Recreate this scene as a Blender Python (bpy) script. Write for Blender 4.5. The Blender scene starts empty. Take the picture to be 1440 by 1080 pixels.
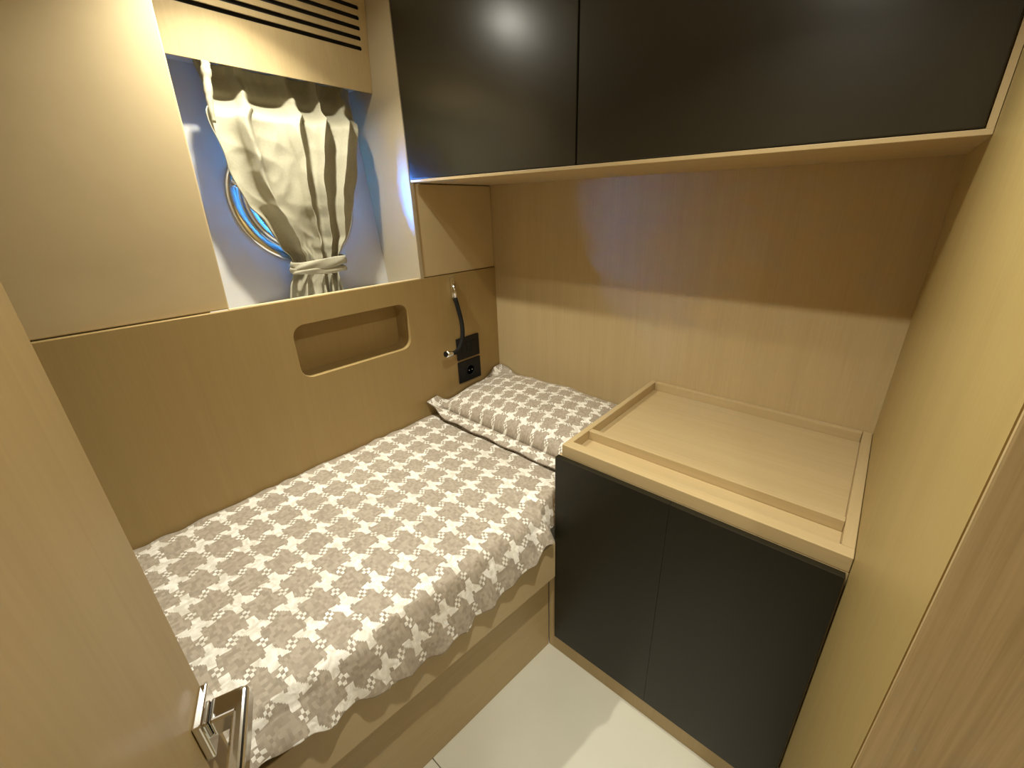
import bpy, bmesh, math, random
from mathutils import Vector, Matrix, noise
random.seed(4)
PI = math.pi
scene = bpy.context.scene
COL = scene.collection

# ------------------------------------------------------------------ camera
CAM = Vector((1.4278, -1.46157, 1.50744))
YAW, PITCH, ROLL = .6995, -.3908, -.0210
F = Vector((-math.sin(YAW) * math.cos(PITCH), math.cos(YAW) * math.cos(PITCH), math.sin(PITCH)))
rt = Vector((math.cos(YAW), math.sin(YAW), 0)); up = rt.cross(F)
R_ = rt * math.cos(ROLL) + up * math.sin(ROLL)
U_ = up * math.cos(ROLL) - rt * math.sin(ROLL)
cd = bpy.data.cameras.new('camera'); cam = bpy.data.objects.new('camera', cd); COL.objects.link(cam)
cam.matrix_world = Matrix(((R_.x, U_.x, -F.x, CAM.x), (R_.y, U_.y, -F.y, CAM.y), (R_.z, U_.z, -F.z, CAM.z), (0, 0, 0, 1)))
cd.sensor_fit = 'HORIZONTAL'; cd.sensor_width = 36.0
cd.lens = 590.7974 * 36 / 1440
cd.shift_x = -(744.3687 - 720) / 1440
cd.shift_y = (533.8884 - 540) / 1440
cd.clip_start = .01
scene.camera = cam

# ------------------------------------------------------------------ world (daylight outside the porthole)
w = bpy.data.worlds.new('world'); scene.world = w; w.use_nodes = True
bg = w.node_tree.nodes['Background']
bg.inputs[0].default_value = (.05, .27, 1.0, 1); bg.inputs[1].default_value = 420.0

# ------------------------------------------------------------------ ceiling lamp settings and exposure
LAMP_POWER = 8.6
LAMP_SPREAD = math.radians(118)
LENS_GLOW = 380.0
LAMP_COLOR = (1.0, .97, .83)
LAMPS = [(.10, -.90), (1.23, -1.04), (1.78, -1.90)]  # last one is added in the unseen passage to brighten the jamb
CEIL = 2.17
vs = scene.view_settings
vs.view_transform = 'Standard'; vs.look = 'None'; vs.gamma = 1; vs.use_curve_mapping = False
vs.exposure = -.06

# ------------------------------------------------------------------ dimensions (metres)
W = 1.507          # hull side panel (x = 0) to the door side wall
DC = .4252         # overhead cabinet front
ZU = 1.597         # overhead cabinet underside
ZL = 1.2474        # top of the lower wall panel
DT = .6052         # base cabinet front
ZT = .875          # tray top
K = .1075          # taper of the berth
YB = -2.2          # wall behind the viewer

# ------------------------------------------------------------------ materials
MATS = {}
def nodemat(name):
    m = bpy.data.materials.new(name); m.use_nodes = True
    nt = m.node_tree; b = nt.nodes['Principled BSDF']
    MATS[name] = m
    return m, nt, b
def N(nt, t, **kw):
    n = nt.nodes.new(t)
    for k, v in kw.items(): setattr(n, k, v)
    return n
def plain(name, col, rough=.5, metal=0, spec=.5, noise_amt=0, noise_scale=60, bump=0):
    m, nt, b = nodemat(name)
    b.inputs['Base Color'].default_value = (*col, 1); b.inputs['Roughness'].default_value = rough
    b.inputs['Metallic'].default_value = metal; b.inputs['Specular IOR Level'].default_value = spec
    if noise_amt or bump:
        tc = N(nt, 'ShaderNodeTexCoord'); nz = N(nt, 'ShaderNodeTexNoise')
        nz.inputs['Scale'].default_value = noise_scale; nz.inputs['Detail'].default_value = 4
        nt.links.new(tc.outputs['Object'], nz.inputs['Vector'])
        rp = N(nt, 'ShaderNodeValToRGB')
        lo = tuple(c * (1 - noise_amt) for c in col); hi = tuple(min(1, c * (1 + noise_amt)) for c in col)
        rp.color_ramp.elements[0].position = .3; rp.color_ramp.elements[1].position = .7
        rp.color_ramp.elements[0].color = (*lo, 1); rp.color_ramp.elements[1].color = (*hi, 1)
        nt.links.new(nz.outputs['Fac'], rp.inputs['Fac']); nt.links.new(rp.outputs['Color'], b.inputs['Base Color'])
        if bump:
            bp = N(nt, 'ShaderNodeBump'); bp.inputs['Strength'].default_value = bump; bp.inputs['Distance'].default_value = .002
            nt.links.new(nz.outputs['Fac'], bp.inputs['Height']); nt.links.new(bp.outputs['Normal'], b.inputs['Normal'])
    return m
def wood(name, lo, hi, axis='z', rough=.42, fine=1.0, contrast=(.25, .75)):
    m, nt, b = nodemat(name)
    tc = N(nt, 'ShaderNodeTexCoord')
    def stretched(across, along):
        mp = N(nt, 'ShaderNodeMapping')
        s = [across] * 3; s['xyz'.index(axis)] = along
        mp.inputs['Scale'].default_value = s
        nt.links.new(tc.outputs['Object'], mp.inputs['Vector'])
        nz = N(nt, 'ShaderNodeTexNoise'); nz.inputs['Scale'].default_value = 1; nz.inputs['Detail'].default_value = 3
        nz.inputs['Distortion'].default_value = .6
        nt.links.new(mp.outputs['Vector'], nz.inputs['Vector'])
        return nz
    a = stretched(26 * fine, 1.1); c = stretched(190 * fine, 5)
    mx = N(nt, 'ShaderNodeMix'); mx.inputs[0].default_value = .5
    nt.links.new(a.outputs['Fac'], mx.inputs[2]); nt.links.new(c.outputs['Fac'], mx.inputs[3])
    rp = N(nt, 'ShaderNodeValToRGB')
    rp.color_ramp.elements[0].position = contrast[0]; rp.color_ramp.elements[1].position = contrast[1]
    rp.color_ramp.elements[0].color = (*lo, 1); rp.color_ramp.elements[1].color = (*hi, 1)
    nt.links.new(mx.outputs[0], rp.inputs['Fac']); nt.links.new(rp.outputs['Color'], b.inputs['Base Color'])
    b.inputs['Roughness'].default_value = rough; b.inputs['Specular IOR Level'].default_value = .35
    bp = N(nt, 'ShaderNodeBump'); bp.inputs['Strength'].default_value = .06; bp.inputs['Distance'].default_value = .001
    nt.links.new(c.outputs['Fac'], bp.inputs['Height']); nt.links.new(bp.outputs['Normal'], b.inputs['Normal'])
    return m

OAK = ((.47, .350, .180), (.55, .420, .225))
wood('oak', *OAK)
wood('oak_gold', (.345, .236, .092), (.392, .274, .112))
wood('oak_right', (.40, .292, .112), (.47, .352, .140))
wood('oak_x', *OAK, axis='x')
wood('oak_y', *OAK, axis='y')
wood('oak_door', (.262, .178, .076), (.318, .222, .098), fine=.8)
wood('oak_jamb', (.42, .31, .155), (.58, .44, .235), fine=1.4, contrast=(.36, .64))
plain('leatherette', (.56, .435, .245), rough=.5, noise_amt=.03, noise_scale=9, bump=.0)
plain('reveal', (.42, .345, .225), rough=.45, noise_amt=.02, noise_scale=12)
plain('hull_white', (.52, .50, .47), rough=.5, noise_amt=.02, noise_scale=15)
plain('door_dark', (.021, .0175, .0095), rough=.30, spec=.55, noise_amt=.06, noise_scale=400)
plain('door_black', (.014, .0118, .0060), rough=.38, spec=.32, noise_amt=.06, noise_scale=400)
plain('black_plastic', (.009, .0085, .008), rough=.45, spec=.25)
plain('black_rubber', (.012, .011, .010), rough=.75, spec=.2)
plain('slot_dark', (.012, .011, .010), rough=.8)
plain('chrome', (.78, .78, .78), rough=.07, metal=1)
plain('chrome_satin', (.45, .46, .48), rough=.18, metal=1)
plain('floor_tile', (.67, .65, .545), rough=.22, spec=.45, noise_amt=.02, noise_scale=7)
plain('grout', (.36, .33, .25), rough=.8)
plain('ceiling_cream', (.78, .72, .60), rough=.6, noise_amt=.02)
plain('mattress_white', (.72, .69, .62), rough=.8, noise_amt=.04)
plain('curtain_cream', (.36, .33, .235), rough=.75, noise_amt=.05, noise_scale=160, bump=.08)
plain('stitch_brown', (.16, .12, .085), rough=.7, noise_amt=.1)
m, nt, b = nodemat('lens')
b.inputs['Base Color'].default_value = (.9, .85, .7, 1); b.inputs['Emission Color'].default_value = (*LAMP_COLOR, 1); b.inputs['Emission Strength'].default_value = LENS_GLOW
m, nt, b = nodemat('pane_glass')
tr = N(nt, 'ShaderNodeBsdfTransparent'); tr.inputs[0].default_value = (.93, .97, 1, 1)
gl = N(nt, 'ShaderNodeBsdfGlossy'); gl.inputs['Roughness'].default_value = .02
fr = N(nt, 'ShaderNodeFresnel'); fr.inputs[0].default_value = 1.45
mxs = N(nt, 'ShaderNodeMixShader')
nt.links.new(fr.outputs[0], mxs.inputs[0]); nt.links.new(tr.outputs[0], mxs.inputs[1]); nt.links.new(gl.outputs[0], mxs.inputs[2])
nt.links.new(mxs.outputs[0], nt.nodes['Material Output'].inputs['Surface'])

# --- woven houndstooth bedding: a 24 x 24 cell motif stored as bit rows in a colour ramp
def motif():
    n = 24; g = [[0] * n for _ in range(n)]
    for j in range(n):
        for i in range(n):
            v = 0
            if 8 <= i <= 15 and 8 <= j <= 15 and not (i > 13 and j > 13) and not (i < 10 and j < 10): v = 1
            if 16 <= j <= 21 and 7 + 1.15 * (j - 15) <= i <= 15: v = 1
            if 2 <= j <= 7 and 8 <= i <= 16 - 1.15 * (8 - j): v = 1
            if 16 <= i <= 19 and 8 <= j <= 12: v = 1
            if 4 <= i <= 7 and 11 <= j <= 15: v = 1
            g[j][i] = v
    dark = [[0] * n for _ in range(n)]
    for cx, cy in ((12, 0), (0, 12)):
        for a in range(-1, 2):
            for c in range(-1, 2):
                for p in range(2):
                    for q in range(2):
                        i = (cx - 1 + 2 * a + p) % n; j = (cy - 1 + 2 * c + q) % n
                        g[j][i] = 1 if (a + c) % 2 else 0
                        dark[j][i] = 1 - g[j][i]
    return g, dark
def fabric(name, tu, tv):
    m, nt, b = nodemat(name)
    L = nt.links.new
    def M(op, a, bb=None, c=None):
        n = N(nt, 'ShaderNodeMath', operation=op)
        for k, v in enumerate((a, bb, c)):
            if v is None: continue
            if isinstance(v, (int, float)): n.inputs[k].default_value = v
            else: L(v, n.inputs[k])
        return n.outputs[0]
    uv = N(nt, 'ShaderNodeUVMap'); uv.uv_map = 'UVMap'
    wz = N(nt, 'ShaderNodeTexNoise'); wz.inputs['Scale'].default_value = 30; wz.inputs['Detail'].default_value = 2
    L(uv.outputs[0], wz.inputs['Vector'])
    wo = N(nt, 'ShaderNodeVectorMath', operation='MULTIPLY_ADD'); L(wz.outputs['Color'], wo.inputs[0]); wo.inputs[1].default_value = (.014, .014, 0); L(uv.outputs[0], wo.inputs[2])
    sp = N(nt, 'ShaderNodeSeparateXYZ'); L(wo.outputs[0], sp.inputs[0])
    Uc = M('MULTIPLY', sp.outputs[0], 24 / tu); Vc = M('MULTIPLY', sp.outputs[1], 24 / tv)
    col = M('FLOOR', M('FLOORED_MODULO', Uc, 24)); row = M('FLOOR', M('FLOORED_MODULO', Vc, 24))
    fac = M('DIVIDE', M('ADD', row, .5), 24)
    lt8 = M('LESS_THAN', col, 7.5); lt16 = M('LESS_THAN', col, 15.5)
    def bits(g):
        rp = N(nt, 'ShaderNodeValToRGB'); cr = rp.color_ramp; cr.interpolation = 'CONSTANT'
        for j in range(24):
            ch = [sum(g[j][k * 8 + t] << t for t in range(8)) / 255 for k in range(3)]
            e = cr.elements[0] if j == 0 else (cr.elements[1] if j == 1 else cr.elements.new(j / 24))
            e.position = j / 24; e.color = (*ch, 1)
        L(fac, rp.inputs['Fac'])
        sc = N(nt, 'ShaderNodeSeparateColor'); L(rp.outputs['Color'], sc.inputs[0])
        r = M('MULTIPLY', sc.outputs[0], lt8)
        gg = M('MULTIPLY', sc.outputs[1], M('SUBTRACT', lt16, lt8))
        bb_ = M('MULTIPLY', sc.outputs[2], M('SUBTRACT', 1, lt16))
        val = M('ROUND', M('MULTIPLY', M('ADD', M('ADD', r, gg), bb_), 255))
        return M('FLOORED_MODULO', M('FLOOR', M('DIVIDE', val, M('POWER', 2, M('FLOORED_MODULO', col, 8)))), 2)
    g, dark = motif()
    bit = bits(g); dk = bits(dark)
    # small woven squares of slightly different taupe
    cb = N(nt, 'ShaderNodeCombineXYZ'); L(M('FLOOR', M('MULTIPLY', Uc, .5)), cb.inputs[0]); L(M('FLOOR', M('MULTIPLY', Vc, .5)), cb.inputs[1])
    wn = N(nt, 'ShaderNodeTexWhiteNoise', noise_dimensions='2D'); L(cb.outputs[0], wn.inputs['Vector'])
    tp = N(nt, 'ShaderNodeValToRGB'); tp.color_ramp.elements[0].color = (.33, .275, .212, 1); tp.color_ramp.elements[1].color = (.47, .40, .318, 1)
    L(wn.outputs['Value'], tp.inputs['Fac'])
    # satin sheen painted as lighter streaks inside the pale shapes
    nz = N(nt, 'ShaderNodeTexNoise'); nz.inputs['Scale'].default_value = 38; nz.inputs['Detail'].default_value = 2; nz.inputs['Distortion'].default_value = 1.5
    L(uv.outputs[0], nz.inputs['Vector'])
    cp = N(nt, 'ShaderNodeValToRGB'); cp.color_ramp.elements[0].position = .35; cp.color_ramp.elements[1].position = .65
    cp.color_ramp.elements[0].color = (.70, .66, .57, 1); cp.color_ramp.elements[1].color = (.96, .93, .86, 1)
    L(nz.outputs['Fac'], cp.inputs['Fac'])
    md = N(nt, 'ShaderNodeMix', data_type='RGBA'); L(M('MULTIPLY', dk, .12), md.inputs[0]); L(tp.outputs[0], md.inputs[6]); md.inputs[7].default_value = (.11, .08, .05, 1)
    mx = N(nt, 'ShaderNodeMix', data_type='RGBA'); L(bit, mx.inputs[0]); L(md.outputs[2], mx.inputs[6]); L(cp.outputs[0], mx.inputs[7])
    L(mx.outputs[2], b.inputs['Base Color'])
    L(M('SUBTRACT', .62, M('MULTIPLY', bit, .24)), b.inputs['Roughness'])
    b.inputs['Specular IOR Level'].default_value = .45
    b.inputs['Sheen Weight'].default_value = .35; b.inputs['Sheen Roughness'].default_value = .4; b.inputs['Sheen Tint'].default_value = (.9, .85, .75, 1)
    bp = N(nt, 'ShaderNodeBump'); bp.inputs['Strength'].default_value = .35; bp.inputs['Distance'].default_value = .004
    L(M('ADD', M('MULTIPLY', bit, .3), M('MULTIPLY', nz.outputs['Fac'], bit)), bp.inputs['Height']); L(bp.outputs[0], b.inputs['Normal'])
    return m
fabric('bedding', .096, .082)
fabric('pillow_fabric', .066, .066)

# ------------------------------------------------------------------ builders
def tag(o, label=None, cat=None, group=None, kind=None):
    if label: o['label'] = label
    if cat: o['category'] = cat
    if group: o['group'] = group
    if kind: o['kind'] = kind
    return o
def link(name, me, mat, parent=None, smooth=False):
    o = bpy.data.objects.new(name, me); COL.objects.link(o)
    if mat: me.materials.clear(); me.materials.append(MATS[mat])
    if smooth:
        for p in me.polygons: p.use_smooth = True
    if parent is not None:
        o.parent = parent
        base = parent.location.copy()
        if parent.parent: base += parent.parent.location
        o.location = -base if parent.type == 'EMPTY' else (0, 0, 0)
    return o
def empty(name, loc, label, cat, kind=None):
    o = bpy.data.objects.new(name, None); COL.objects.link(o); o.location = loc; o.empty_display_size = .05
    return tag(o, label, cat, kind=kind)
def mesh(name, verts, faces, mat, parent=None, smooth=False, uv=None):
    me = bpy.data.meshes.new(name); me.from_pydata([tuple(v) for v in verts], [], faces); me.update()
    if uv:
        l = me.uv_layers.new(name='UVMap')
        for lp in me.loops: l.data[lp.index].uv = uv[lp.vertex_index]
    bm = bmesh.new(); bm.from_mesh(me); bmesh.ops.recalc_face_normals(bm, faces=bm.faces); bm.to_mesh(me); bm.free()
    return link(name, me, mat, parent, smooth)
def bm_obj(name, bm, mat, parent=None, smooth=False):
    bmesh.ops.recalc_face_normals(bm, faces=bm.faces)
    me = bpy.data.meshes.new(name); bm.to_mesh(me); bm.free()
    return link(name, me, mat, parent, smooth)
def add_box(bm, x0, x1, y0, y1, z0, z1):
    vs_ = [bm.verts.new(p) for p in ((x0, y0, z0), (x1, y0, z0), (x1, y1, z0), (x0, y1, z0), (x0, y0, z1), (x1, y0, z1), (x1, y1, z1), (x0, y1, z1))]
    for f in ((0, 3, 2, 1), (4, 5, 6, 7), (0, 1, 5, 4), (1, 2, 6, 5), (2, 3, 7, 6), (3, 0, 4, 7)): bm.faces.new([vs_[i] for i in f])
    return vs_
def bev(bm, w_, seg=2):
    if w_: bmesh.ops.bevel(bm, geom=list(bm.edges), offset=w_, segments=seg, profile=.5, affect='EDGES', clamp_overlap=True)
def box(name, x0, x1, y0, y1, z0, z1, mat, parent=None, bevel=.0015, seg=2, fn=None):
    bm = bmesh.new(); add_box(bm, x0, x1, y0, y1, z0, z1)
    if fn:
        for v in bm.verts: v.co = fn(v.co.copy())
    bev(bm, bevel, seg)
    return bm_obj(name, bm, mat, parent)
def outline(name, loops, thick, place, mat, parent=None, bevel=.0015):
    """flat board with holes: loops of (a, b), the first is the outside; place maps (a, b, depth 0..thick) to the room"""
    cu = bpy.data.curves.new(name, 'CURVE'); cu.dimensions = '2D'; cu.fill_mode = 'BOTH'
    cu.extrude = thick / 2 - bevel; cu.bevel_depth = bevel; cu.bevel_resolution = 1; cu.offset = -bevel
    for lp in loops:
        s = cu.splines.new('POLY'); s.points.add(len(lp) - 1); s.use_cyclic_u = True
        for p, (a, b_) in zip(s.points, lp): p.co = (a, b_, 0, 1)
    tmp = bpy.data.objects.new(name, cu); COL.objects.link(tmp)
    bpy.context.view_layer.update()
    me = bpy.data.meshes.new_from_object(tmp.evaluated_get(bpy.context.evaluated_depsgraph_get()))
    bpy.data.objects.remove(tmp); bpy.data.curves.remove(cu)
    for v in me.vertices: v.co = place(v.co.x, v.co.y, v.co.z + thick / 2)
    bm = bmesh.new(); bm.from_mesh(me); bmesh.ops.remove_doubles(bm, verts=bm.verts, dist=1e-5)
    bmesh.ops.recalc_face_normals(bm, faces=bm.faces); bm.to_mesh(me); bm.free()
    me.name = name
    return link(name, me, mat, parent)
def rrect(a0, a1, b0, b1, r, n=8):
    out = []
    for (cx, cy, s) in ((a1 - r, b1 - r, 0), (a0 + r, b1 - r, 1), (a0 + r, b0 + r, 2), (a1 - r, b0 + r, 3)):
        for k in range(n + 1):
            t = (s + k / n) * PI / 2; out.append((cx + r * math.cos(t), cy + r * math.sin(t)))
    return out
def smooth_path(pts, n):
    """Catmull-Rom through the points"""
    P = [Vector(p) for p in pts]; P = [P[0] * 2 - P[1]] + P + [P[-1] * 2 - P[-2]]
    out = []
    for i in range(1, len(P) - 2):
        for k in range(n):
            t = k / n; a, b_, c, d = P[i - 1:i + 3]
            out.append(.5 * ((2 * b_) + (c - a) * t + (2 * a - 5 * b_ + 4 * c - d) * t * t + (3 * b_ - a - 3 * c + d) * t ** 3))
    out.append(P[-2]); return out
def tube(name, pts, rad, mat, parent=None, seg=14, n=6, smooth=True):
    path = smooth_path(pts, n) if n else [Vector(p) for p in pts]
    rads = rad if isinstance(rad, list) else None
    verts, faces = [], []
    T = [(path[min(i + 1, len(path) - 1)] - path[max(i - 1, 0)]).normalized() for i in range(len(path))]
    u = T[0].orthogonal().normalized()
    for i, p in enumerate(path):
        u = (u - T[i] * u.dot(T[i])).normalized(); v = T[i].cross(u)
        r = rads[min(len(rads) - 1, int(i * len(rads) / len(path)))] if rads else rad
        for k in range(seg):
            a = 2 * PI * k / seg; verts.append(p + u * (math.cos(a) * r) + v * (math.sin(a) * r))
    for i in range(len(path) - 1):
        for k in range(seg):
            faces.append((i * seg + k, i * seg + (k + 1) % seg, (i + 1) * seg + (k + 1) % seg, (i + 1) * seg + k))
    faces.append(tuple(range(seg))); faces.append(tuple((len(path) - 1) * seg + k for k in range(seg)))
    return mesh(name, verts, faces, mat, parent, smooth)
def lathe(name, prof, centre, axis, mat, parent=None, seg=64, smooth=True, closed=False):
    """prof: list of (radius, height along axis)"""
    ax = Vector(axis).normalized(); u = ax.orthogonal().normalized(); v = ax.cross(u); c = Vector(centre)
    verts, faces = [], []
    for r, h in prof:
        for k in range(seg):
            a = 2 * PI * k / seg; verts.append(c + ax * h + (u * math.cos(a) + v * math.sin(a)) * r)
    m_ = len(prof)
    for i in range(m_ if closed else m_ - 1):
        j = (i + 1) % m_
        for k in range(seg): faces.append((i * seg + k, i * seg + (k + 1) % seg, j * seg + (k + 1) % seg, j * seg + k))
    if not closed:
        faces.append(tuple(range(seg))); faces.append(tuple((m_ - 1) * seg + k for k in range(seg)))
    return mesh(name, verts, faces, mat, parent, smooth)
def lerp_table(tab, t):
    if t <= tab[0][0]: return tab[0][1]
    for (a, va), (b_, vb) in zip(tab, tab[1:]):
        if t <= b_:
            f = (t - a) / (b_ - a); f = f * f * (3 - 2 * f) * .35 + f * .65
            return va + (vb - va) * f
    return tab[-1][1]
def sstep(a, b_, x):
    t = max(0, min(1, (x - a) / (b_ - a))); return t * t * (3 - 2 * t)

# ================================================================== THE CABIN
# ---- floor
fl = empty('floor', (W / 2, -1.1, 0), 'cream glossy floor of two panels with a fine seam', 'floor', 'structure')
box('underlay', -.50, 2.4, YB, .02, -.06, -.012, 'grout', fl, 0)
box('floor_panel', 0, W + .04, -1.1040, 0, -.012, 0, 'floor_tile', fl, .0012)
box('floor_panel', 0, 2.4, YB, -1.1062, -.012, 0, 'floor_tile', fl, .0012)
# ---- ceiling
tag(box('ceiling', -.50, 2.4, YB, .02, CEIL, CEIL + .04, 'ceiling_cream', None, 0), 'cream ceiling panel above the berth', 'ceiling', kind='structure')
# ---- back wall (head of the berth)
tag(box('wall_back', -.50, W + .04, 0, .03, -.012, CEIL, 'oak', None, 0), 'pale oak veneer wall behind the pillow and the tray', 'wall', kind='structure')
# ---- right wall with the doorway, its frame, and unseen passage walls added to keep daylight out
wr = empty('wall_right', (W, -.6, 0), 'pale oak veneer wall right of the base cabinet', 'wall', 'structure')
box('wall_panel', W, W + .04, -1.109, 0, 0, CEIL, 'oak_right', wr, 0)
box('wall_panel', W, W + .04, YB, -1.78, 0, CEIL, 'oak', wr, 0)
box('wall_panel', W, W + .04, -1.78, -1.113, 2.02, CEIL, 'oak', wr, 0)
tag(box('trim_1', W + .0006, 1.60, -1.113, -1.1091, 0, 2.02, 'oak_jamb', None, .002), 'coarse grained oak door jamb at the right edge', 'door jamb', kind='structure')
tag(box('trim_2', 1.497, 1.60, -1.78, -1.726, 0, 2.02, 'oak_jamb', None, .002), 'oak door jamb on the hinge side', 'door jamb', kind='structure')
tag(box('wall_front', -.50, 2.4, YB - .03, YB, 0, CEIL, 'oak', None, 0), 'pale oak wall at the foot of the berth', 'wall', kind='structure')
tag(box('wall_passage', 2.36, 2.40, YB, .02, 0, CEIL, 'oak', None, 0), 'unseen pale oak passage wall added to keep daylight out', 'wall', kind='structure')
tag(box('wall_passage_end', W + .04, 2.36, -.95, -.91, 0, CEIL, 'oak', None, 0), 'unseen pale oak passage end wall added to keep daylight out', 'wall', kind='structure')

# ---- left wall: lower panel with pocket, upper panel, box panel, window niche
wl = empty('wall_left', (0, -1.1, 0), 'oak and beige panelled hull side wall with a rounded pocket', 'wall', 'structure')
PK = rrect(-.945, -.508, .983, 1.165, .040)
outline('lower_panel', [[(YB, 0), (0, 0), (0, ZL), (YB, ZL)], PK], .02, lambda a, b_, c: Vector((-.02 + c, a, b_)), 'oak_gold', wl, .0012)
vv, ff = [], []
n = len(PK)
for d in (-.0195, -.085):
    for a, b_ in PK: vv.append((d, a, b_))
for i in range(n): ff.append((i, (i + 1) % n, n + (i + 1) % n, n + i))
ff.append(tuple(range(n, 2 * n)))
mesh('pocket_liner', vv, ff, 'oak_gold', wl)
NL0, NL1 = -1.089, -1.064      # the niche's left edge leans slightly
def lean(p):
    if p.y > -1.2: p.y = NL0 + (NL1 - NL0) * (p.z - ZL) / (1.9577 - ZL)
    return p
box('upper_panel', -.044, -.022, YB, -1.09, ZL + .0005, CEIL, 'leatherette', wl, .004, 3, fn=lean)
box('box_panel', -.026, -.004, -DC, -.001, ZL + .002, ZU - .002, 'leatherette', wl, .003)
box('niche_reveal', -.36, -.0015, -DC - .0005, -DC + .018, 1.205, CEIL, 'reveal', wl, .002)
box('niche_reveal', -.36, -.033, -1.16, -1.135, 1.205, CEIL, 'reveal', wl, .001)
box('niche_sill', -.36, -.0205, -1.16, -DC, 1.19, 1.212, 'hull_white', wl, .001)
box('sill_lip', -.0205, -.0035, -1.095, -DC - .001, ZL - .02, ZL + .003, 'leatherette', wl, .002)
box('niche_head', -.36, -.180, -1.16, -DC, 1.925, 1.94, 'hull_white', wl, .001)
# hull panel: leans outwards, with a round hole
HX = lambda z: -.237 - .124 * (z - 1.22)
hn = Vector((1, 0, .124)).normalized(); hup = Vector((-.124, 0, 1)).normalized()
PC = Vector((HX(1.540), -.729, 1.540))
HH = Vector((HX(1.20), 0, 1.20))
s0 = (PC.z - 1.20) / hup.z
circ = [(-.729 + .172 * math.cos(2 * PI * k / 72), s0 + .172 * math.sin(2 * PI * k / 72)) for k in range(72)]
outline('hull_panel', [[(-1.16, 0), (-DC, 0), (-DC, .75), (-1.16, .75)], circ], .02,
        lambda a, b_, c: HH + Vector((0, a, 0)) + hup * b_ + hn * (c - .02), 'hull_white', wl, .0008)

OH = HH - hn * .055  # unseen outer shell, added to seal the panel seams against daylight
circ2 = [(a, b_) for a, b_ in circ]
outline('light_seal_shell', [[(YB, -1.25), (.0, -1.25), (.0, 1.0), (YB, 1.0)], circ2], .02,
        lambda a, b_, c: OH + Vector((0, a, 0)) + hup * b_ + hn * c, 'hull_white', wl, .0005)
lathe('light_seal_sleeve', [(.1725, -.0365), (.1725, -.0195), (.1765, -.0195), (.1765, -.0365)], PC, hn, 'hull_white', wl, closed=True)  # added sleeve, keeps porthole daylight out of the cavity behind the panels

# ---- porthole
pw = empty('window_1', PC, 'round chrome porthole with blue daylight behind the curtain', 'porthole', 'structure')
lathe('outer_ring', [(.165, -.02), (.165, .006), (.180, .010), (.206, .010), (.2135, .006), (.2145, .0005), (.205, -.002)], PC, hn, 'chrome', pw, closed=True)
lathe('inner_frame', [(.150, .004), (.150, .024), (.154, .030), (.168, .030), (.174, .024), (.174, .008)], PC, hn, 'chrome', pw, closed=True)
lathe('gasket', [(.142, .010), (.142, .016), (.152, .018), (.152, .008)], PC, hn, 'black_rubber', pw, closed=True)
lathe('pane', [(.151, .008), (.151, .014)], PC, hn, 'pane_glass', pw, smooth=False)
for ang in (163, 17):
    a = math.radians(ang); d = Vector((0, math.cos(a), 0)) + hup * math.sin(a)
    c = PC + d * .192
    dog = tube('dog_latch', [c + hn * .008, c + hn * .040], .010, 'chrome', pw, n=0)
    t_ = Vector((0, -math.sin(a), 0)) + hup * math.cos(a)
    tube('latch_bar', [c + hn * .034 + d * .012, c + hn * .036 - d * .012, c + hn * .034 - d * .034], .006, 'chrome', dog)

# ---- vent panel above the curtain
vp = empty('vent_panel', (-.16, -.75, 1.9), 'oak air vent panel with five dark slots above the curtain', 'air vent')
def vx(z): return -.161 + (z - 1.90) * .104
slots = [rrect(-1.000, -.451, z - .0060, z + .0060, .0058, 4) for z in (2.0235, 2.0511, 2.0787, 2.1063, 2.1339)]
outline('slotted_board', [[(-1.13, 1.8985), (-DC - .001, 1.8985), (-DC - .001, CEIL - .001), (-1.13, CEIL - .001)]] + slots, .005,
        lambda a, b_, c: Vector((vx(b_) - .005 + c, a, b_)), 'oak', vp, .0006)
mesh('dark_backing', [(vx(z) - d, y, z) for d in (.012, .020) for z in (1.99, 2.165) for y in (-1.06, -.44)],
     [(0, 1, 3, 2), (4, 5, 7, 6), (0, 1, 5, 4), (2, 3, 7, 6), (0, 2, 6, 4), (1, 3, 7, 5)], 'slot_dark', vp)

# ---- overhead cabinet
oc = empty('overhead_cabinet', (W / 2, -.2, ZU), 'wide wall cabinet with two dark charcoal doors above the pillow', 'cabinet')
bm = bmesh.new()
add_box(bm, .0, W, -DC + .019, -.0005, ZU, ZU + .018)
add_box(bm, .0, .018, -DC + .019, -.0005, ZU + .018, CEIL)
add_box(bm, W - .018, W, -DC + .019, -.0005, ZU + .018, CEIL)
add_box(bm, .018, W - .018, -.012, -.0005, ZU + .018, CEIL)
bm_obj('carcass', bm, 'oak_x', oc)
box('bottom_lip', .002, W - .0005, -DC + .002, -DC + .0188, ZU, ZU + .009, 'oak_x', oc, .001)
def dright(p):
    if p.x > 1: p.x = 1.494
    return p
d1 = box('door', .003, .7295, -DC, -DC + .0185, ZU + .0105, CEIL - .003, 'door_dark', oc, .0018)
d2 = box('door', .7345, 1.494, -DC, -DC + .0185, ZU + .0105, CEIL - .003, 'door_dark', oc, .0018, fn=dright)
mesh('side_filler', [(x, y, z) for y in (-DC + .004, -DC + .0185) for (x, z) in ((1.4965, ZU + .0095), (1.506, ZU + .0095), (1.506, CEIL - .003), (1.4965, CEIL - .003))],
     [(0, 1, 2, 3), (4, 5, 6, 7), (0, 1, 5, 4), (1, 2, 6, 5), (2, 3, 7, 6), (3, 0, 4, 7)], 'oak', oc)

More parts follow.
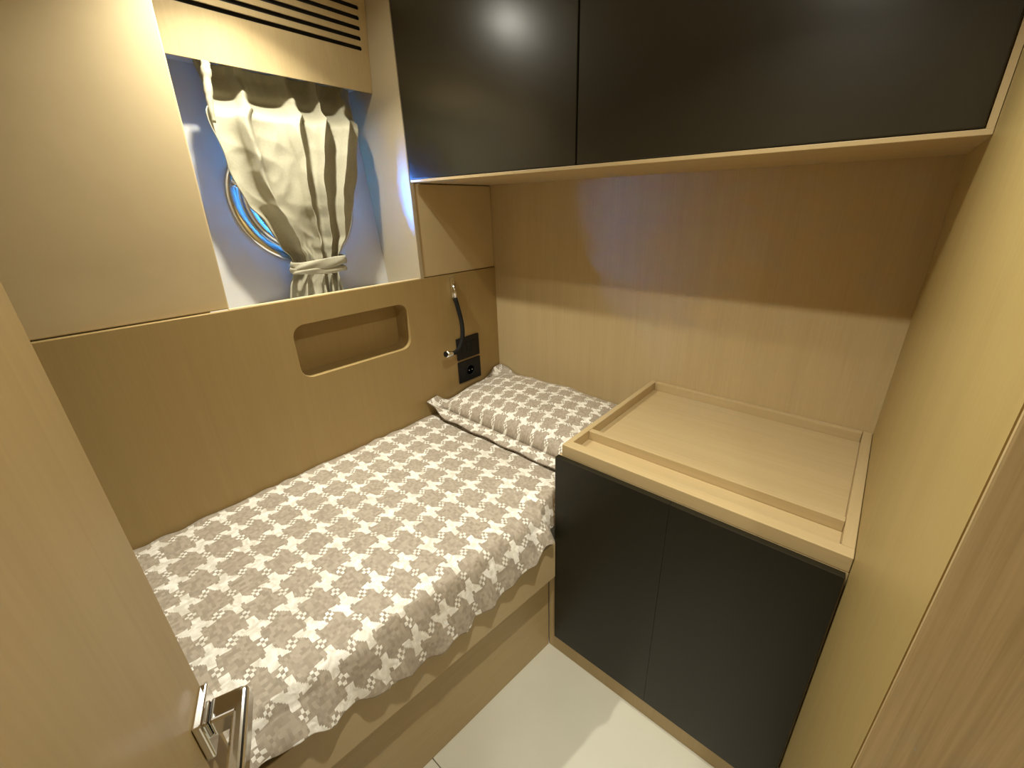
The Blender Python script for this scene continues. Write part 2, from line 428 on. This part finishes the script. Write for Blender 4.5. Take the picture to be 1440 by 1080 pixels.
# ---- base cabinet
bc = empty('base_cabinet', (1.15, -.3, 0), 'floor standing cabinet with two black doors under the oak tray', 'cabinet')
bm = bmesh.new()
add_box(bm, .778, W - .001, -DT, -.002, .001, .36)
add_box(bm, .816, W - .001, -DT, -.002, .36, ZT - .0375)
bm_obj('carcass', bm, 'oak', bc)
box('door', .8136, 1.1545, -DT - .018, -DT - .0005, .0905, .8375, 'door_black', bc, .0008)
box('door', 1.1549, 1.5015, -DT - .018, -DT - .0005, .0905, .8375, 'door_black', bc, .0008)

# ---- tray top on the base cabinet
tt = empty('tray_top', (1.166, -.3, ZT - .037), 'pale oak tray top with raised rim and front compartment on the black cabinet', 'tray')
Z0 = ZT - .0365
box('tray_bottom', .843, W - .024, -DT + .030, -.020, Z0, Z0 + .006, 'oak_x', tt, 0)
box('front_rail', .825, W - .0012, -DT, -DT + .0315, Z0, ZT, 'oak_x', tt, .0015)
box('back_rail', .8435, W - .0245, -.019, -.001, Z0, ZT, 'oak_x', tt, .0015)
box('side_rail', .825, .8425, -DT + .032, -.001, Z0, ZT, 'oak_y', tt, .0015)
box('side_rail', W - .0235, W - .0012, -DT + .032, -.001, Z0, ZT, 'oak_y', tt, .0015)
box('divider', .843, W - .024, -.4904, -.4725, Z0 + .0062, ZT - .001, 'oak_x', tt, .0015)

# ---- berth base, mattress, quilt
def bx(x0, y): return x0 + K * (y + .605)
def slab(name, xa, xb, y0, y1, z0, z1, mat, parent, taper_a=True, taper_b=True, bevel=.002):
    pts = [(bx(xa, y0) if taper_a else xa, y0), (bx(xb, y0) if taper_b else xb, y0), (bx(xb, y1) if taper_b else xb, y1), (bx(xa, y1) if taper_a else xa, y1)]
    bm = bmesh.new()
    v = [bm.verts.new((x, y, z)) for z in (z0, z1) for x, y in pts]
    for f in ((0, 3, 2, 1), (4, 5, 6, 7), (0, 1, 5, 4), (1, 2, 6, 5), (2, 3, 7, 6), (3, 0, 4, 7)): bm.faces.new([v[i] for i in f])
    bev(bm, bevel)
    return bm_obj(name, bm, mat, parent)
bb = empty('berth_base', (.4, -1.3, 0), 'oak berth base with overhanging fascia under the patterned quilt', 'bed base')
slab('kick_panel', .757, .777, YB + .002, -DT - .002, 0, .3775, 'oak_y', bb)
slab('fascia', .800, .820, YB + .002, -DT - .0195, .378, .522, 'leatherette', bb)
slab('platform', .002, .799, YB + .002, -DT - .0195, .380, .40, 'oak_y', bb, taper_a=False)
box('platform_end', .002, .775, -DT - .018, -.002, .380, .40, 'oak_y', bb, .001)
mt = empty('mattress', (.4, -1.1, .40), 'white mattress hidden under the patterned quilt', 'mattress')
slab('mattress_body', .006, .735, YB + .01, -DT - .0195, .4015, .618, 'mattress_white', mt, taper_a=False, bevel=.03)
box('mattress_end', .006, .770, -DT - .019, -.006, .4015, .618, 'mattress_white', mt, .02)

HEM = [(-2.2, .60), (-1.6, .575), (-1.42, .556), (-1.29, .532), (-1.2, .507), (-1.1, .490), (-.98, .492), (-.89, .503), (-.78, .524), (-.66, .556), (-.4, .56)]
def quilt():
    verts, uvs, faces = [], [], []
    ny, ns = 300, 104
    y0, y1 = YB + .02, -.012
    for iy in range(ny + 1):
        y = y0 + (y1 - y0) * iy / ny
        xf = bx(.838, y)
        k = sstep(-.655, -.628, y); xf = xf * (1 - k) + .792 * k
        hz = lerp_table(HEM, y)
        # profile: (x, z)
        prof = []
        xr = xf - (.078 * (1 - k) + .03 * k)
        sag = .020 * (1 - k)
        nt_ = 62
        for i in range(nt_):
            xx = .003 + (xr - .003) * i / (nt_ - 1); prof.append((xx, .655 - sag * sstep(xr - .26, xr + .05, xx) * 1.0))
        # soft crease, then the side slopes out to the hem
        zc_ = prof[-1][1]; p0 = Vector((xr, zc_)); p1 = Vector((xr + .030 * (1 - k) + .012 * k, zc_ - .004)); p2 = Vector((xr + (.046 if k < .5 else .02), zc_ - .036))
        for i in range(1, 13):
            t = i / 12; q = p0 * (1 - t) ** 2 + p1 * 2 * t * (1 - t) + p2 * t * t
            prof.append((q.x, q.y))
        wav = .004 * math.sin(y * 76 + 1) + .004 * math.sin(y * 41 + .3)
        hzz = hz + .005 * abs(math.sin(y * 38)) + .003 * math.sin(y * 90)
        m_ = ns - nt_ - 12
        for i in range(1, m_ + 2):
            t = i / (m_ + 1)
            prof.append((p2.x + (xf + .006 - p2.x) * (t ** .85) + wav * t * t * (1 - k), p2.y + (hzz - p2.y) * t))
        s = 0; last = None
        for i, (x, z) in enumerate(prof):
            if last: s += math.hypot(x - last[0], z - last[1])
            last = (x, z)
            p = Vector((x * 5.0, y * 5.0, z * 5))
            wr_ = noise.noise(p * 1.2) * .0045 + noise.noise(p * 4.1 + Vector((7, 1, 3))) * .0028
            edge = sstep(xr - .10, xr + .02, x)
            pucker = noise.noise(Vector((x * 9, y * 38, z * 6 + 4))) * .0055 * edge
            near = 1 - sstep(0, .05, x)
            hz_b = near * (.0025 * math.sin(y * 58 + 2 * math.sin(y * 17)) + .005 * noise.noise(Vector((y * 14, 2, 1))) - .003)
            if z > .61 and i < nt_ + 4: verts.append((x, y, z + wr_ + pucker + hz_b))
            else: verts.append((x + (wr_ + pucker) * 1.3 * (1 - k), y, z))
            uvs.append((s, y))
    row = len(prof)
    for iy in range(ny):
        for i in range(row - 1):
            a = iy * row + i; faces.append((a, a + 1, a + row + 1, a + row))
    o = mesh('quilt', verts, faces, 'bedding', None, True, uvs)
    sm = o.modifiers.new('thick', 'SOLIDIFY'); sm.thickness = .007; sm.offset = -1
    return o
qm = quilt()
tag(qm, 'taupe and cream houndstooth quilt spread over the berth', 'quilt')

# ---- pillow
pl = empty('pillow', (.39, -.24, .66), 'taupe and cream houndstooth pillow with flanged edge in the corner', 'pillow')
PX0, PX1, PY0, PY1 = .045, .772, -.430, -.040
def pil_base(x, y):
    t = (y - PY0) / (PY1 - PY0)
    u = (x - PX0) / (PX1 - PX0)
    return .678 + .050 * max(0, t) ** 1.3 + .014 * (1 - u) * (1 - t)
def pillow_body():
    verts, uvs, faces = [], [], []
    nx, ny = 84, 52
    for side in (1, -1):
        for j in range(ny + 1):
            for i in range(nx + 1):
                u = -1 + 2 * i / nx; v = -1 + 2 * j / ny
                # plump centre, pinched sides
                cu = 1 - .035 * (1 - v * v); cv = 1 - .05 * (1 - u * u)
                x = (PX0 + PX1) / 2 + (PX1 - PX0) / 2 * u * (1 - .03 * (1 - abs(v)) * 0 - .02 * (v * v < 0))
                y = (PY0 + PY1) / 2 + (PY1 - PY0) / 2 * v
                h = (max(0, 1 - abs(u) ** 3.4) ** .5) * (max(0, 1 - abs(v) ** 3.0) ** .5)
                p = Vector((x * 7, y * 7, 2 * side))
                wr_ = (noise.noise(p) * .010 + noise.noise(p * 2.6) * .005) * min(1, h * 2)
                z = pil_base(x, y)
                z = z + h * .082 + wr_ if side > 0 else max(.668, z - h * .022)
                verts.append((x, y, z)); uvs.append((x, y + .013))
    row = nx + 1; half = row * (ny + 1)
    for s in (0, half):
        for j in range(ny):
            for i in range(nx):
                a = s + j * row + i; faces.append((a, a + 1, a + row + 1, a + row))
    me_o = mesh('pillow_case', verts, faces, 'pillow_fabric', pl, True, uvs)
    bm = bmesh.new(); bm.from_mesh(me_o.data); bmesh.ops.remove_doubles(bm, verts=bm.verts, dist=.0005)
    bmesh.ops.recalc_face_normals(bm, faces=bm.faces); bm.to_mesh(me_o.data); bm.free()
    return me_o
pillow_body()
def flange():
    """thin border round the pillow with lifted ears at the wall corners, and its piping"""
    n = 40; per = []
    def side(a, b_):
        for k in range(n): t = k / n; per.append((a[0] + (b_[0] - a[0]) * t, a[1] + (b_[1] - a[1]) * t))
    cs = [(PX0, PY0), (PX1, PY0), (PX1, PY1), (PX0, PY1)]
    for k in range(4): side(cs[k], cs[(k + 1) % 4])
    cx, cy = (PX0 + PX1) / 2, (PY0 + PY1) / 2
    verts, uvs, faces, rim = [], [], [], []
    m_ = 5
    for (x, y) in per:
        dx = 0 if PX0 < x < PX1 else (-1 if x <= PX0 else 1)
        dy = 0 if PY0 < y < PY1 else (-1 if y <= PY0 else 1)
        ear = math.exp(-((x - PX0) ** 2 + (y - PY1) ** 2) / .0022) * .036 + math.exp(-((x - PX0) ** 2 + (y - PY0) ** 2) / .0016) * .042
        wl_ = .036
        for k in range(m_ + 1):
            t = k / m_
            xx = x + dx * wl_ * t; yy = y + dy * wl_ * (1.25 if dy < 0 else .9) * t
            z = pil_base(x, y) + .004 * math.sin(x * 38) * math.sin(y * 27 + 1) * t
            drop = (.012 if dy < 0 else .0) * t
            zz = max(.6675, z - drop) + ear * t ** 1.5
            xx = max(.006, min(.808, xx)); yy = min(-.006, yy)
            verts.append((xx, yy, zz)); uvs.append((xx, yy + .013))
        rim.append(Vector(verts[-1]))
    row = m_ + 1; nn = len(per)
    for i in range(nn):
        j = (i + 1) % nn
        for k in range(m_): faces.append((i * row + k, i * row + k + 1, j * row + k + 1, j * row + k))
    o = mesh('flange', verts, faces, 'pillow_fabric', pl, True, uvs)
    sm = o.modifiers.new('thick', 'SOLIDIFY'); sm.thickness = .004; sm.offset = 0
    seg = rim + [rim[0]]
    tube('edge_stitching', [p + Vector((0, 0, -.0018)) for p in seg], .0018, 'stitch_brown', pl, seg=6, n=0)
flange()

# ---- curtain in the niche
ct = empty('curtain', (-.18, -.72, 1.22), 'cream gathered curtain tied at the bottom over the porthole', 'curtain')
LEFT = [(1.215, -.853), (1.26, -.842), (1.30, -.824), (1.328, -.814), (1.36, -.822), (1.39, -.846), (1.482, -.888), (1.526, -.921), (1.625, -.952), (1.754, -.954), (1.884, -.942), (1.925, -.94)]
RIGHT = [(1.215, -.645), (1.26, -.648), (1.30, -.645), (1.328, -.640), (1.35, -.632), (1.384, -.612), (1.421, -.588), (1.546, -.546), (1.667, -.510), (1.785, -.478), (1.831, -.466), (1.925, -.452)]
def curtain():
    verts, faces = [], []
    nz_, nq = 150, 200
    zt, zb_ = 1.921, 1.2165
    for i in range(nz_ + 1):
        z = zt + (zb_ - zt) * i / nz_
        yl = lerp_table(LEFT, z); yr = lerp_table(RIGHT, z)
        tie = math.exp(-((z - 1.335) / .055) ** 2)
        low = 1 - sstep(1.28, 1.33, z)
        top = sstep(1.83, 1.90, z)
        base = -.150 + .012 * sstep(1.4, 1.6, z) - .090 * sstep(1.765, 1.835, z) - .030 * sstep(1.84, 1.90, z) - .010 * (1 - sstep(1.30, 1.45, z))
        for j in range(nq + 1):
            q = j / nq
            # gathered heading: six soft pleats drawn together towards the tie
            qq = q + .035 * noise.noise(Vector((q * 5, z * 3.2, 1)))
            ph = 2 * PI * (4.5 * qq + .40 * noise.noise(Vector((q * 2.4 + .3, z * 2.2, 5))) + .12 * noise.noise(Vector((q * 5, z * 9.0, 8))) + .2)
            fold = math.sin(ph); fold = math.copysign(abs(fold) ** .7, fold)
            amp = .024 * (1 - .45 * tie) * (1 - .25 * top)
            rg = lambda v: 1 - 2 * abs(noise.noise(v))
            cr = rg(Vector((q * 4.5 + z * 3, z * 9, 9))) * .0055 + rg(Vector((q * 9 - z * 6, z * 15, 3))) * .003 - .006
            fine_ = .0045 * math.sin(2 * PI * 17 * q + 2 * noise.noise(Vector((q * 4, z * 6, 2)))) * (tie * (1 - .8 * low) + .35 * top)
            rnd = -.026 * (2 * q - 1) ** 2 * (tie + low * .7)
            y = yl + (yr - yl) * q - max(0, (base + .182) * (.55 - .42 * (1 - q) * (1 - sstep(1.66, 1.78, z)))) + .010 * math.cos(ph) * (1 - .6 * tie)
            x = base + amp * fold + cr + fine_ + rnd + low * .006
            zz = z
            if i == nz_: zz = z + .004 * math.sin(q * 21)
            hullx = HX(z) + .034
            verts.append((max(x, hullx if .045 < abs(z - 1.54) else hullx), y, zz))
    row = nq + 1
    for i in range(nz_):
        for j in range(nq):
            a = i * row + j; faces.append((a, a + 1, a + row + 1, a + row))
    o = mesh('cloth', verts, faces, 'curtain_cream', ct, True)
    sm = o.modifiers.new('thick', 'SOLIDIFY'); sm.thickness = .0022; sm.offset = 0
curtain()
def ring_band(name, zc, hgt, yl, yr, xc, depth, mat, parent, tilt=0, bulge=.004):
    verts, faces = [], []
    seg, rows = 72, 8
    for r in range(rows + 1):
        t = r / rows
        for k in range(seg):
            a = 2 * PI * k / seg
            wob = 1 + .03 * math.sin(5 * a + r * .7)
            bl = bulge * math.sin(t * PI)
            y = (yl + yr) / 2 + ((yr - yl) / 2 + bl) * math.cos(a) * wob
            x = xc + (depth + bl) * math.sin(a) * wob
            z = zc + hgt * (t - .5) + tilt * math.cos(a) + .002 * math.sin(3 * a + t * 4)
            verts.append((x, y, z))
    for r in range(rows):
        for k in range(seg): faces.append((r * seg + k, r * seg + (k + 1) % seg, (r + 1) * seg + (k + 1) % seg, (r + 1) * seg + k))
    o = mesh(name, verts, faces, mat, parent, True)
    sm = o.modifiers.new('thick', 'SOLIDIFY'); sm.thickness = .003; sm.offset = 1
    return o
ring_band('tieback', 1.334, .030, -.832, -.644, -.162, .038, 'curtain_cream', ct, .005)
ring_band('tieback', 1.311, .020, -.838, -.648, -.162, .036, 'curtain_cream', ct, -.004, .003)
# gathered knot of the heading at its left end, and the hidden track
tube('heading_roll', [(-.152, -.944, 1.893), (-.148, -.950, 1.868), (-.143, -.957, 1.83), (-.138, -.964, 1.79), (-.137, -.966, 1.745)], [.0105, .0125, .0095, .0105, .0085, .007, .005], 'curtain_cream', ct, seg=14, n=6)
tube('curtain_track', [(-.215, -1.13, 1.919), (-.215, -.43, 1.919)], .004, 'hull_white', ct, n=0)

# ---- reading lamp
rl = empty('reading_lamp', (.0, -.272, 1.15), 'small chrome reading lamp with black flexible neck above the sockets', 'reading lamp')
box('wall_mount', .0, .012, -.283, -.262, 1.148, 1.238, 'chrome', rl, .003)
tube('stem', [(.016, -.272, 1.205), (.016, -.271, 1.142)], .0085, 'chrome', rl, n=0)
tube('flexible_neck', [(.016, -.271, 1.146), (.022, -.264, 1.10), (.034, -.262, 1.045), (.045, -.270, 1.00), (.050, -.283, .962), (.054, -.302, .938), (.060, -.330, .926), (.064, -.352, .927)], .0095, 'black_rubber', rl)
hd = tube('lamp_head', [(.062, -.345, .926), (.066, -.366, .929), (.070, -.392, .935)], [.009, .0125, .0150], 'chrome', rl, n=4, seg=20)
lathe('lamp_lens', [(.012, 0), (.012, .002)], (.0702, -.3935, .9354), (.15, -.97, .2), 'black_plastic', hd, seg=24, smooth=False)
# ---- sockets
def plate(z0, z1, label, slots_fn):
    t = empty('socket_plate', (0, -.21, z0), label, 'wall socket')
    bm = bmesh.new(); add_box(bm, .0005, .0085, -.2785, -.140, z0, z1); bev(bm, .003)
    bm_obj('cover', bm, 'black_plastic', t)
    slots_fn(t, (z0 + z1) / 2)
    return t
def rockers(t, zc):
    for k in (-1, 0, 1):
        box('rocker', .0085, .0112, -.2093 + k * .030 - .014, -.2093 + k * .030 + .014, zc - .026, zc + .026, 'black_plastic', t, .0012)
def schuko(t, zc):
    s = lathe('socket_ring', [(.028, 0), (.028, .0035), (.024, .0045), (.021, .001), (.021, -.001)], (.0085, -.2093, zc), (1, 0, 0), 'black_rubber', t, seg=40)
    for d in (-.0095, .0095): lathe('pin_hole', [(.0028, 0), (.0028, .002)], (.0087, -.2093 + d, zc), (1, 0, 0), 'chrome_satin', s, seg=14, smooth=False)
plate(.856, .960, 'upper black switch plate behind the lamp neck on the oak panel', rockers)
plate(.742, .847, 'lower black socket plate beside the pillow corner', schuko)

# ---- open entrance door with chrome lever
E0 = Vector((.945, -1.468, 0)); DD = Vector((.9292, -.3697, 0)).normalized(); DN = Vector((.3697, .9292, 0)).normalized()
def dp(a, o, z): return E0 + DD * a + DN * o + Vector((0, 0, z))
def dbox(name, a0, a1, o0, o1, z0, z1, mat, parent, bevel=.0015, seg=2):
    return box(name, a0, a1, o0, o1, z0, z1, mat, parent, bevel, seg, fn=lambda p: dp(p.x, p.y, p.z))
dr = empty('door_1', dp(.29, -.02, 0), 'open oak cabin door at the left edge with chrome lever', 'door', 'structure')
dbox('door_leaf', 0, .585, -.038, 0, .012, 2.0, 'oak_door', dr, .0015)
hz_ = 1.000
ros = dbox('rosette', .004, .054, 0, .009, hz_ - .027, hz_ + .027, 'chrome', dr, .0025, 3)
dbox('neck', .014, .042, .009, .040, hz_ - .0125, hz_ + .0125, 'chrome', ros, .003, 3)
dbox('lever', .014, .152, .029, .0455, hz_ - .0128, hz_ + .0128, 'chrome', ros, .0058, 4)
dbox('hinge', .578, .592, -.006, .006, .25, .33, 'chrome_satin', dr, .002)
dbox('hinge', .578, .592, -.006, .006, 1.65, 1.73, 'chrome_satin', dr, .002)

# ---- recessed ceiling lamps; the unseen passage one is added to light the jamb
for (lx, ly), where in zip(LAMPS, ('over the berth near the porthole', 'over the floor in front of the cabinet', 'added unseen in the passage to light the door jamb')):
    t = empty('downlight', (lx, ly, CEIL), 'small round chrome ceiling downlight ' + where, 'ceiling light')
    t['group'] = 'ceiling downlights'
    lathe('trim_ring', [(.026, -.004), (.026, .0), (.042, .0), (.042, -.003), (.036, -.006)], (lx, ly, CEIL), (0, 0, 1), 'chrome_satin', t, seg=40, closed=True)
    lathe('lens', [(.026, -.003), (.026, -.0005)], (lx, ly, CEIL), (0, 0, 1), 'lens', t, seg=40, smooth=False)
    ld = bpy.data.lights.new('downlight_lamp', 'AREA'); ld.shape = 'DISK'; ld.size = .040; ld.energy = LAMP_POWER * (.5 if lx > W else 1); ld.color = LAMP_COLOR
    ld.spread = LAMP_SPREAD; lo = bpy.data.objects.new('downlight_lamp', ld); COL.objects.link(lo); lo.parent = t; lo.location = (0, 0, -.0075)
